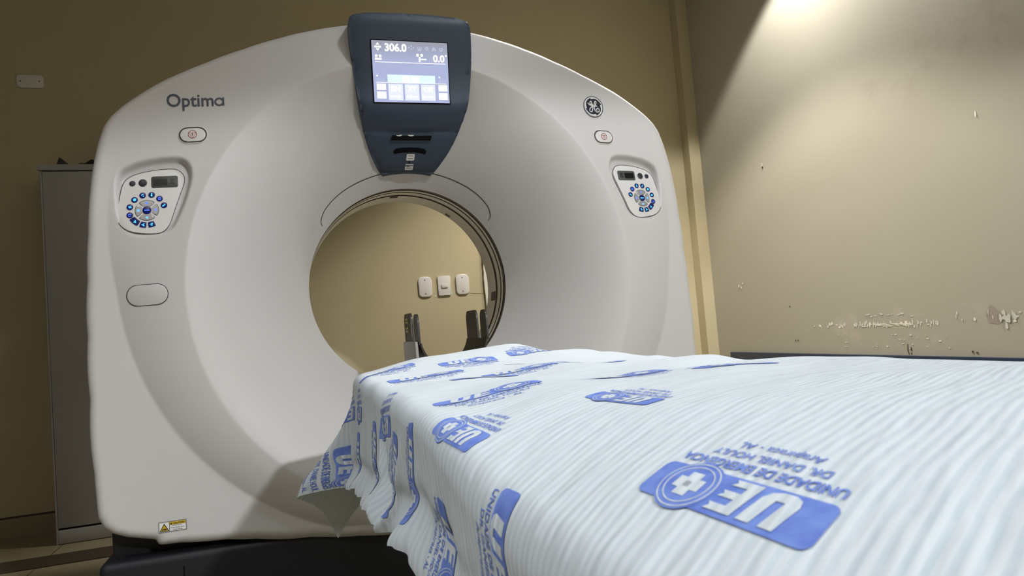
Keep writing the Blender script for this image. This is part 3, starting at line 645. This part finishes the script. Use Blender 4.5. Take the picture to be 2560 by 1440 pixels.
# recess slots, reader slot, speaker slot, labels
def con_surf(off): return lambda P: np.stack([P[:, 0], np.array([cons_y(a, b) for a, b in P[:, :2]])-off-.0004*P[:, 2], P[:, 1]], -1)
bm = bmesh.new(); prism_y(bm, [(-.068, 1.4625), (.061, 1.4625), (.067, 1.4865), (-.064, 1.4865)], lambda x, z: cons_y(x, 1.475)-.001, lambda x, z: cons_y(x, 1.475)+.01)
sl = obj_bm('sensor_slot', bm, M['slot_black'], con)
fl = Flat(); yc = 1.479
fl.circle(-.0435, yc, .0108, 'chip_g', ry=.0062); fl.circle(-.005, yc, .0108, 'chip_g', ry=.0062); fl.poly([(-.056, yc-.0015), (-.043, yc-.003), (-.043, yc), (-.052, yc+.001)], 'slot_black', 1); fl.poly([(-.016, yc+.003), (-.009, yc+.0035), (-.013, yc)], 'slot_black', 1)
fl.build('sensor_lens', M, lambda P: np.stack([P[:, 0], np.full(len(P), cons_y(0, 1.475)-.0016)-.0004*P[:, 2], P[:, 1]], -1), con)
fl = Flat(); fl.stroke([(-.057, 1.433), (-.050, 1.4365), (-.033, 1.4385), (-.005, 1.4395), (.022, 1.4385), (.042, 1.436), (.051, 1.432)], [.008, .012, .012, .012, .012, .012, .009], 'slot_black'); fl.build('speaker_slot', M, con_surf(.001), con)
for (zz, hh_) in ((1.4215, .0155), (1.3985, .0135)):
    fl = Flat(); fl.poly(rrect(.001, zz, .027, hh_, .002), 'white_print')
    for i in range(2): fl.stroke([(-.008, zz+.0032-i*.006), (.010, zz+.0032-i*.006)], .0016, 'sticker_grey', 1)
    fl.build('small_label', M, con_surf(.0012), con)
fl = Flat(); fl.circle(-.001, 1.4105, .0026, 'slot_black', n=12); fl.build('pinhole', M, con_surf(.0012), con)
# the screen
SX0, SX1, SZ0, SZ1 = -.1275, .1105, 1.5535, 1.7395
yy_ = lambda P: np.interp(P[:, 1], [SZ0, SZ1], [cons_y(0, SZ0)-.0035, cons_y(0, SZ1)-.0035])
bm = bmesh.new(); prism_y(bm, rrect((SX0+SX1)/2, (SZ0+SZ1)/2, SX1-SX0+.006, SZ1-SZ0+.006, .002), lambda x, z: float(np.interp(z, [SZ0, SZ1], [cons_y(0, SZ0)-.0025, cons_y(0, SZ1)-.0025])), lambda x, z: cons_y(x, z)+.006, bev=.0006)
scr = obj_bm('display_screen', bm, M['slot_black'], con)
fl = Flat(); fl.rect(SX0, SZ0, SX1, SZ1, 's_bg')
SW, SH = SX1-SX0, SZ1-SZ0
def sp_(px, py):   # crop coordinates of the display, 0..1
    return (SX0+SW*px, SZ1-SH*py)
def srect(a, b, c, d, m, l=1): x0, z0 = sp_(a, d); x1, z1 = sp_(c, b); fl.rect(x0, z0, x1, z1, m, l)
def sst(pts, w_, m, l=2): fl.stroke([sp_(*q) for q in pts], w_*SH, m, l)
def stx(t, px, py, h, m, l=2, b=.02, wd=None): x, z = sp_(px, py); fl.text(t, x, z, h*SH*1.38, m, l, bold=b, width=None if wd is None else wd*SW)
stx('306.0', .168, .168, .125, 's_white', b=.035, wd=.285); stx('0.0', .800, .318, .115, 's_white', b=.035, wd=.155); x, z = sp_(.975, .212); fl.circle(x, z, .0030, 's_white', 2)
sst([(.035, .105), (.122, .105)], .030, 's_white'); sst([(.078, .045), (.078, .17)], .012, 's_green', 1); fl.poly([sp_(.055, .075), sp_(.101, .075), sp_(.078, .035)], 's_white', 2); fl.poly([sp_(.055, .135), sp_(.101, .135), sp_(.078, .175)], 's_white', 2)
sst([(.035, .303), (.122, .303)], .030, 's_white'); fl.circle(*sp_(.055, .255), .0045, 's_white', 2); fl.circle(*sp_(.104, .255), .0045, 's_white', 2); sst([(.06, .262), (.1, .262)], .014, 's_green', 1)
fl.circle(*sp_(.595, .22), .0045, 's_white', 2); fl.circle(*sp_(.650, .22), .0045, 's_white', 2); sst([(.60, .235), (.645, .235)], .02, 's_green', 1); sst([(.622, .24), (.618, .33)], .03, 's_white'); sst([(.625, .285), (.71, .285)], .022, 's_white')
# small status icons
for (a, b) in ((.515, .075), (.515, .125), (.487, .10), (.543, .10)): fl.circle(*sp_(a, b), .0020, 's_pale', 2, n=8)
sst([(.60, .085), (.605, .125), (.645, .125), (.65, .085)], .008, 's_pale'); sst([(.60, .14), (.65, .14)], .008, 's_pale'); sst([(.625, .075), (.625, .12)], .008, 's_pale')
fl.ring(*sp_(.722, .105), .0028, .0042, 's_pale', 2, n=14)
for q in range(8): a = q*PI/4+.2; x, z = sp_(.722, .105); fl.stroke([(x+.0048*math.cos(a), z+.0048*math.sin(a)), (x+.0068*math.cos(a), z+.0068*math.sin(a))], .0010, 's_pale', 2)
for sg in (-1, 1): sst([(.817+sg*.006, .085), (.817+sg*.02, .11), (.817+sg*.026, .14), (.817+sg*.010, .135), (.817+sg*.006, .085)], .008, 's_pale')
sst([(.912, .145), (.888, .11), (.895, .09), (.912, .10), (.929, .09), (.936, .11), (.912, .145)], .009, 's_pale')
sst([(.035, .350), (.965, .350)], .010, 's_white'); sst([(.035, .682), (.965, .682)], .010, 's_white', 3)
srect(.185, .55, .815, .682, 's_cyan'); srect(.375, .565, .475, .672, 's_white', 2); srect(.50, .575, .60, .672, 's_white', 2)
for a in (.035, .855):
    sst([(a, .645), (a+.02, .645), (a+.025, .60), (a+.03, .665), (a+.035, .645), (a+.055, .645), (a+.06, .60), (a+.065, .66), (a+.07, .645), (a+.09, .645), (a+.095, .61), (a+.10, .66), (a+.11, .645)], .006, 's_pale'); fl.circle(*sp_(a+.017, .575), .0026, 's_btn', 2, n=10)
for (a, t) in ((.19, 'SN'), (.405, 'XY'), (.62, 'OM')):
    srect(a, .70, a+.19, .965, 's_lilac'); stx(t, a+.035, .825, .095, 's_white', 2, b=.03, wd=.12); sst([(a+.03, .905), (a+.16, .905)], .026, 's_white'); sst([(a+.13-(a-.19)*.25, .875), (a+.13-(a-.19)*.25, .94)], .02, 's_white')
    fl.circle(*sp_(a+.03, .905), .003, 's_white', 2, n=8)
for a in (.04, .855):
    srect(a, .70, a+.12, .805, 's_btn'); srect(a, .83, a+.12, .945, 's_btn'); fl.poly([sp_(a+.02, .715), sp_(a+.09, .72), sp_(a+.10, .77), sp_(a+.03, .79)], 's_white', 2); sst([(a+.015, .925), (a+.06, .925)], .006, 's_pale')
fl.build('screen_image', M, lambda P: np.stack([P[:, 0], yy_(P)-.0004*P[:, 2], P[:, 1]], -1), con)
# base under the gantry
bm = bmesh.new(); box(bm, -.955, .955, .02, .80, 0.0, .272, bev=.022, seg=4); bs = obj_bm('base', bm, M['navy_base'], G, smooth=True)
for x in (-.742, .742): mk_box('base_seam', (x-.0015, x+.0015, .0188, .03, .04, .235), M['slot_black'], G)
for sx in (-1, 1):
    bm = bmesh.new(); a, b = sorted((sx*.935, sx*.60)); box(bm, a, b, .085, .72, .25, .50, bev=.02, seg=3); obj_bm('shaded_side_pillar', bm, M['black'], G, smooth=True)  # side pillars, coloured black for the shadow under the gantry
bm = bmesh.new(); box(bm, -.62, .62, .15, .70, .25, .30, bev=.01); obj_bm('gap_shade_fill', bm, M['black'], G)  # black filler standing in for shade between base and cover
# ------------------------------------------------------------------ cabinet behind the gantry
K = empty('storage_cabinet', (-1.495, 1.555, 0), 'tall grey laminate cabinet standing against the back wall, left of the scanner', 'cabinet')
def kp(name, ext, mat, bev=.0015): 
    x0, x1, y0_, y1_, z0, z1 = ext; return mk_box(name, (x0+1.495, x1+1.495, y0_-1.555, y1_-1.555, z0, z1), mat, K, bev=bev)
kp('carcass', (-1.489, -.80, 1.575, 1.862, .0, 1.733), M['cab_dark'])
kp('side_panel', (-1.497, -1.489, 1.557, 1.86, .0, 1.733), M['cab'])
kp('top_board', (-1.506, -.795, 1.545, 1.862, 1.7355, 1.762), M['cab'])
d1 = kp('door', (-1.4875, -1.150, 1.556, 1.574, .074, 1.730), M['cab']); kp('door', (-1.147, -.802, 1.556, 1.574, .074, 1.730), M['cab'])
kp('plinth', (-1.4885, -.80, 1.556, 1.575, .003, .064), M['cab'])
# dark things lying on the cabinet
bm = bmesh.new(); prism_y(bm, [(-1.436, 1.762), (-1.388, 1.762), (-1.398, 1.786), (-1.421, 1.806)], 1.58, 1.65, bev=.003)
tag(obj_bm('folded_pouch', bm, M['black'], None, smooth=True), 'small black pointed pouch lying on top of the grey cabinet', 'pouch')
bm = bmesh.new(); bmesh.ops.create_uvsphere(bm, u_segments=20, v_segments=12, radius=1)
for v in bm.verts:
    v.co = Vector((-1.31+v.co.x*.055, 1.65+v.co.y*.05, 1.762+max(v.co.z, 0)*.040*(1+.25*math.sin(5*v.co.x))))
tag(obj_bm('cable_bundle', bm, M['black'], None, smooth=True), 'low black cable bundle on the cabinet top beside the scanner edge', 'cable')
# ------------------------------------------------------------------ wall plates
def blank_plate(cx, cz, w, h, label, r=.022):
    bm = bmesh.new(); prism_y(bm, rrect(0, 0, w, h, r, 8), -.009, -.0002, bev=.004, seg=3)
    o = obj_bm('blank_wall_plate', bm, M['switch'], None, smooth=True, angle=60); o.location = (cx, ROOM_Y1, cz); tag(o, label, 'wall plate', 'blank wall plates')
    for s in (-1, 1):
        bm = bmesh.new(); dx, dz = (0, s*.041) if h > w else (s*.041, 0)
        prism_y(bm, disc_pts(dx, dz, .0032, n=12), -.0102, -.0085); obj_bm('screw', bm, M['mark'], o)
blank_plate(.343, 1.0965, .079, .119, 'white blank wall plate, left of the light switch seen through the bore')
blank_plate(.568, 1.0985, .079, .119, 'white blank wall plate, right of the light switch seen through the bore')
blank_plate(-1.6105, 2.272, .119, .068, 'white horizontal blank wall plate high on the dim wall above the grey cabinet', r=.016)
bm = bmesh.new(); prism_y(bm, rrect(0, 0, .076, .116, .006), -.010, -.0002, bev=.003, seg=3)
sw = obj_bm('light_switch', bm, M['switch'], None, smooth=True, angle=60); sw.location = (.457, ROOM_Y1, 1.0975); tag(sw, 'white light switch with one small rocker, between two blank plates', 'light switch')
bm = bmesh.new(); prism_y(bm, rrect(.002, -.002, .038, .020, .002), -.016, -.009, bev=.002); obj_bm('rocker', bm, M['switch'], sw, smooth=True)
# ------------------------------------------------------------------ wall rail
bm = bmesh.new(); box(bm, ROOM_X1-.024, ROOM_X1-.0005, ROOM_Y0+.3, 1.642, .40, .549, bev=.005); tag(obj_bm('wall_bumper_rail', bm, M['rail'], None, smooth=True), 'dark navy bumper rail running along the worn right wall', 'wall rail')
# ------------------------------------------------------------------ patient table
TB = empty('patient_table', (0, -1.7, 0), 'scanner patient table hidden under the printed sheet in front of the gantry', 'patient table')
def tp_(name, ext, mat, bev=.01, seg=3):
    x0, x1, a, b, z0, z1 = ext; return mk_box(name, (x0, x1, a+1.7, b+1.7, z0, z1), mat, TB, bev, seg)
tp_('pedestal', (-.21, .21, -2.35, -1.35, 0.0, .60), M['navy_base'], .03, 4)
tp_('carriage', (-.23, .23, -2.62, -.95, .59, .672), M['panel_plastic'], .015)
tp_('cradle', (-.25, .25, -2.66, -.525, .672, .715), M['panel_plastic'], .012)
nx_, ny_ = 21, 60; X = np.linspace(-.262, .262, nx_); Y = np.linspace(-2.66, -.528, ny_)
gx, gy = np.meshgrid(X, Y); gz = top_z(gx, gy)-.007
gz = gz-.012*(np.abs(gx)/.262)**8
Vt = np.stack([gx, gy+1.7, gz], -1).reshape(-1, 3); Vb = np.stack([gx, gy+1.7, np.full_like(gz, .715)], -1).reshape(-1, 3); nV = len(Vt)
F = [(j*nx_+i, j*nx_+i+1, (j+1)*nx_+i+1, (j+1)*nx_+i) for j in range(ny_-1) for i in range(nx_-1)]
F2 = [tuple(nV+q for q in f[::-1]) for f in F]; ring = [i for i in range(nx_)]+[j*nx_+nx_-1 for j in range(1, ny_)]+[(ny_-1)*nx_+i for i in range(nx_-2, -1, -1)]+[j*nx_ for j in range(ny_-2, 0, -1)]
F3 = [(ring[i], nV+ring[i], nV+ring[(i+1) % len(ring)], ring[(i+1) % len(ring)]) for i in range(len(ring))]
obj_np('mattress', np.concatenate([Vt, Vb]), F+F2+F3, M['navy'], TB, smooth=True, angle=50)
# ------------------------------------------------------------------ sheet
du = 0.004; dv = 0.0045
vs_ = np.arange(-2.72, Y_END+.262, dv); ns = int(1.0/du)
def lim(v): return A_HALF+hang(v)
SS, VV = np.meshgrid(np.linspace(0, 1, ns), vs_)
UL = -lim(np.minimum(VV, Y_END)); snapU = UL+SS*(A_HALF+.13-UL)
Pp = cloth(snapU, VV)
inside = ~((np.abs(snapU) < .205) & (VV > Y_END+.004))
keepq = inside[:-1, :-1] & inside[1:, :-1] & inside[:-1, 1:] & inside[1:, 1:]
idx = np.arange(VV.size).reshape(VV.shape); jj, ik = np.nonzero(keepq)
quads = np.stack([idx[jj, ik], idx[jj, ik+1], idx[jj+1, ik+1], idx[jj+1, ik]], -1)
used, inv_ = np.unique(quads, return_inverse=True); quads = inv_.reshape(quads.shape)
PV = Pp.reshape(-1, 3)[used]; PU = np.stack([snapU.ravel()[used], VV.ravel()[used]], -1)
# printed logos
lf = Flat()
lf.poly([(x, z) for x, z in rrect(.5, .155, 1.0, .27, .05)], 'ink')
lf.circle(.735, .155, .178, 'ink', 1, n=36)
lf.ring(.735, .155, .158, .165, 'white_cloth', 2, n=36); lf.ring(.735, .155, .128, .135, 'white_cloth', 2, n=36)
lf.rect(.695, .07, .775, .24, 'white_cloth', 2); lf.rect(.650, .115, .82, .195, 'white_cloth', 2)
sh = lambda pts, ox: [(ox+x+.18*z, .04+z) for x, z in pts]
lf.poly(sh([(0, .06), (.02, .02), (.06, 0), (.12, 0), (.165, .02), (.185, .06)], .135), 'white_cloth', 2)
lf.poly(sh([(0, .06), (.07, .06), (.07, .22), (0, .22)], .135), 'white_cloth', 2); lf.poly(sh([(.115, .06), (.185, .06), (.185, .22), (.115, .22)], .135), 'white_cloth', 2)
lf.poly(sh([(0, 0), (.06, 0), (.06, .22), (0, .22)], .355), 'white_cloth', 2)
for zz in (0, .085, .175): lf.poly(sh([(.06, zz), (.155, zz), (.135, zz+.022), (.155, zz+.045), (.06, zz+.045)], .355), 'white_cloth', 2)
lf.text('UNIDADE DE EMERGÊNCIA', .03, -.095, .098, 'ink', 0, bold=.022, width=.94)
lf.text('DR. DANIEL HOULY', .16, -.195, .085, 'ink', 0, bold=.014, width=.68)
lf.text('Arapiraca - AL', .25, -.30, .090, 'ink', 0, bold=.010, width=.50)
bm = bmesh.new(); keys = ['ink', 'white_cloth']; bvs = [bm.verts.new(v) for v in lf.v]
for f, m_ in zip(lf.f, lf.m):
    try: ff = bm.faces.new([bvs[i] for i in f]); ff.material_index = keys.index(m_)
    except ValueError: pass
bmesh.ops.triangulate(bm, faces=[f for f in bm.faces if len(f.verts) > 4])
for q in np.arange(.04, 1.0, .04): bmesh.ops.bisect_plane(bm, geom=bm.verts[:]+bm.edges[:]+bm.faces[:], plane_co=(q, 0, 0), plane_no=(1, 0, 0))
for q in np.arange(-.30, .36, .04): bmesh.ops.bisect_plane(bm, geom=bm.verts[:]+bm.edges[:]+bm.faces[:], plane_co=(0, q, 0), plane_no=(0, 1, 0))
bm.verts.index_update(); LV = np.array([v.co[:] for v in bm.verts]); LF = [[v.index for v in f.verts] for f in bm.faces]; LM = [f.material_index for f in bm.faces]; bm.free()
LOGO = .136
LOGOS = [(-.207, -1.855, 'A', -4, 1), (-.266, -1.510, 'A', 0, .80), (-.190, -1.345, 'B', -12, .98), (-.19, -.93, 'B', 0, 1), (-.135, -1.13, 'C', 5, .8), (-.055, -.70, 'B', 0, .95), (-.225, -.66, 'B', 4, .9), (.104, -.66, 'C', 0, .85), (.035, -.87, 'C', 0, .9), (-.055, -1.06, 'B', -6, .95), (.09, -1.03, 'C', 4, .95), (-.01, -1.35, 'B', 2, .95),
         (-.118, -1.565, 'A', 0, .8), (.125, -1.40, 'C', 0, .95), (-.365, -.515, 'A', 0, .85), (-.350, -.69, 'A', 0, .85), (-.325, -1.12, 'A', 0, .85), (-.497, -.520, 'C', 0, .9), (-.450, -.665, 'C', 0, .9), (-.395, -.975, 'C', 0, .9), (-.350, -1.365, 'C', 0, .85), (-.320, -1.715, 'C', 0, .85), (-.385, -1.53, 'C', 0, .8), (-.38, -1.22, 'C', -12, .85)]
AV, AF, AM = [PV], [tuple(q) for q in quads.tolist()], [0]*len(quads); AUV = [PU]; base = len(PV)
for (u0, v0, ty, dev, sc_) in LOGOS:
    s_ = math.atan(float(skew(v0)))+math.radians(dev); E1 = np.array([math.cos(s_), math.sin(s_)]); t_ = math.radians(96+dev); E2 = np.array([math.cos(t_), math.sin(t_)])
    bx_, up_ = {'A': (E2, -E1), 'B': (E1, E2), 'C': (-E1, -E2)}[ty]; lx = (LV[:, 0]-.5)*LOGO*sc_; ly = (LV[:, 1]-.155)*LOGO*sc_
    uu = u0+lx*bx_[0]+ly*up_[0]; vv = v0+lx*bx_[1]+ly*up_[1]
    p0 = cloth(uu, vv); pu = cloth(uu+.001, vv)-p0; pv_ = cloth(uu, vv+.001)-p0
    nn = np.cross(pu, pv_); nn /= np.linalg.norm(nn, axis=1)[:, None]+1e-12
    pos = p0+nn*(.0007+.00022*LV[:, 2])[:, None]
    ok = (uu > -lim(np.minimum(vv, Y_END))+.002) & (vv < Y_END+.25) & (uu < A_HALF+.12)
    AV.append(pos); AUV.append(np.stack([uu, vv], -1))
    for f, m_ in zip(LF, LM):
        if all(ok[i] for i in f): AF.append(tuple(base+i for i in f)); AM.append(1 if m_ == 0 else 2)
    base += len(pos)
AV = np.concatenate(AV); AUV = np.concatenate(AUV); AUV = np.stack([AUV[:, 0], AUV[:, 1]-skew(AUV[:, 1])*AUV[:, 0]], -1)
me = bpy.data.meshes.new('printed_bed_sheet'); me.from_pydata(AV.tolist(), [], AF); me.polygons.foreach_set('material_index', AM)
ul_ = me.uv_layers.new(name='cloth'); li = np.empty(len(me.loops), np.int32); me.loops.foreach_get('vertex_index', li); ul_.data.foreach_set('uv', AUV[li].astype(np.float32).ravel())
sheet = link_mesh('printed_bed_sheet', me, [M['cloth'], M['ink'], M['cloth']], None, smooth=True)
tag(sheet, 'pale blue striped hospital sheet with blue logos draped over the scanner table', 'bed sheet')
# ------------------------------------------------------------------ head holder beyond the sheet
HC = .022; HR = .098
Hh = empty('head_holder', (HC, -.12, .72), 'dark U-shaped head holder with slotted side arms at the gantry end of the table', 'head holder')
def hold_profile(t):      # t 0..1 from left arm top, round the bottom, to right arm top
    L1 = .072; L2 = PI*HR; tot = 2*L1+L2; s = t*tot
    if s < L1: return (-HR-.004*(1-s/L1), .10+(L1-s))
    if s < L1+L2: a = PI+(s-L1)/HR; return (HR*math.cos(a), .10+HR*math.sin(a))
    return (HR+.004*((s-L1-L2)/L1), .10+(s-L1-L2))
def holder_part(name, t0, t1, ya, yb, mat, th=.005, n=28, zoff=0, xoff=0):
    bm = bmesh.new(); o_, i_ = [], []
    P = [hold_profile(t0+(t1-t0)*k/n) for k in range(n+1)]
    for k, (x, z) in enumerate(P):
        a = P[max(k-1, 0)]; b = P[min(k+1, n)]; t = Vector((b[0]-a[0], b[1]-a[1])).normalized(); nn = Vector((-t.y, t.x))*th/2
        o_.append((x+nn.x+xoff, z+nn.y+zoff)); i_.append((x-nn.x+xoff, z-nn.y+zoff))
    prism_y(bm, o_+i_[::-1], ya, yb)
    return bm
bm = holder_part('shell', .20, .80, -.12, .12, None)
shl = obj_bm('shell', bm, M['carbon'], Hh, smooth=True, angle=50)
def finger(side, ya, yb, zt, zb=.078):
    bm = bmesh.new(); x = side*(HR+.001); r = .026; ca, cb = ya+r, yb-r
    pts = [(ya, zb), (yb, zb)]+[((cb if a < PI/2 else ca)+r*math.cos(a), zt-r+r*math.sin(a)) for a in np.linspace(0, PI, 14)]
    A = [bm.verts.new((x-.0028, y, z)) for y, z in pts]; B = [bm.verts.new((x+.0028, y, z)) for y, z in pts]; n = len(pts)
    bm.faces.new(A); bm.faces.new(B[::-1])
    for i in range(n): bm.faces.new((A[i], B[i], B[(i+1) % n], A[(i+1) % n]))
    return obj_bm('side_arm', bm, M['carbon'], Hh, smooth=True, angle=40)
for s in (-1, 1):
    finger(s, -.12, -.052, .165); fa = finger(s, -.012, .12, .168 if s > 0 else .172)
    if s < 0:
        for zz in (.155, .146, .128, .119): 
            bm = bmesh.new(); box(bm, -HR-.0070, -HR-.0045, .03, .075, zz-.003, zz+.0025); obj_bm('yellow_mark', bm, M['velcro'], Hh)
bm = bmesh.new(); box(bm, -.09, .09, -.403, -.10, -.012, .004, bev=.004); obj_bm('mounting_tongue', bm, M['carbon'], Hh)
bm = bmesh.new(); box(bm, -HR-.014, -HR-.0045, -.115, .10, .0, .088, bev=.004); obj_bm('foam_pad', bm, M['foam'], Hh, smooth=True)
bm = bmesh.new(); box(bm, -HR-.0085, -HR-.0050, -.050, -.035, .10, .158, bev=.001); obj_bm('strap', bm, M['foam'], Hh)
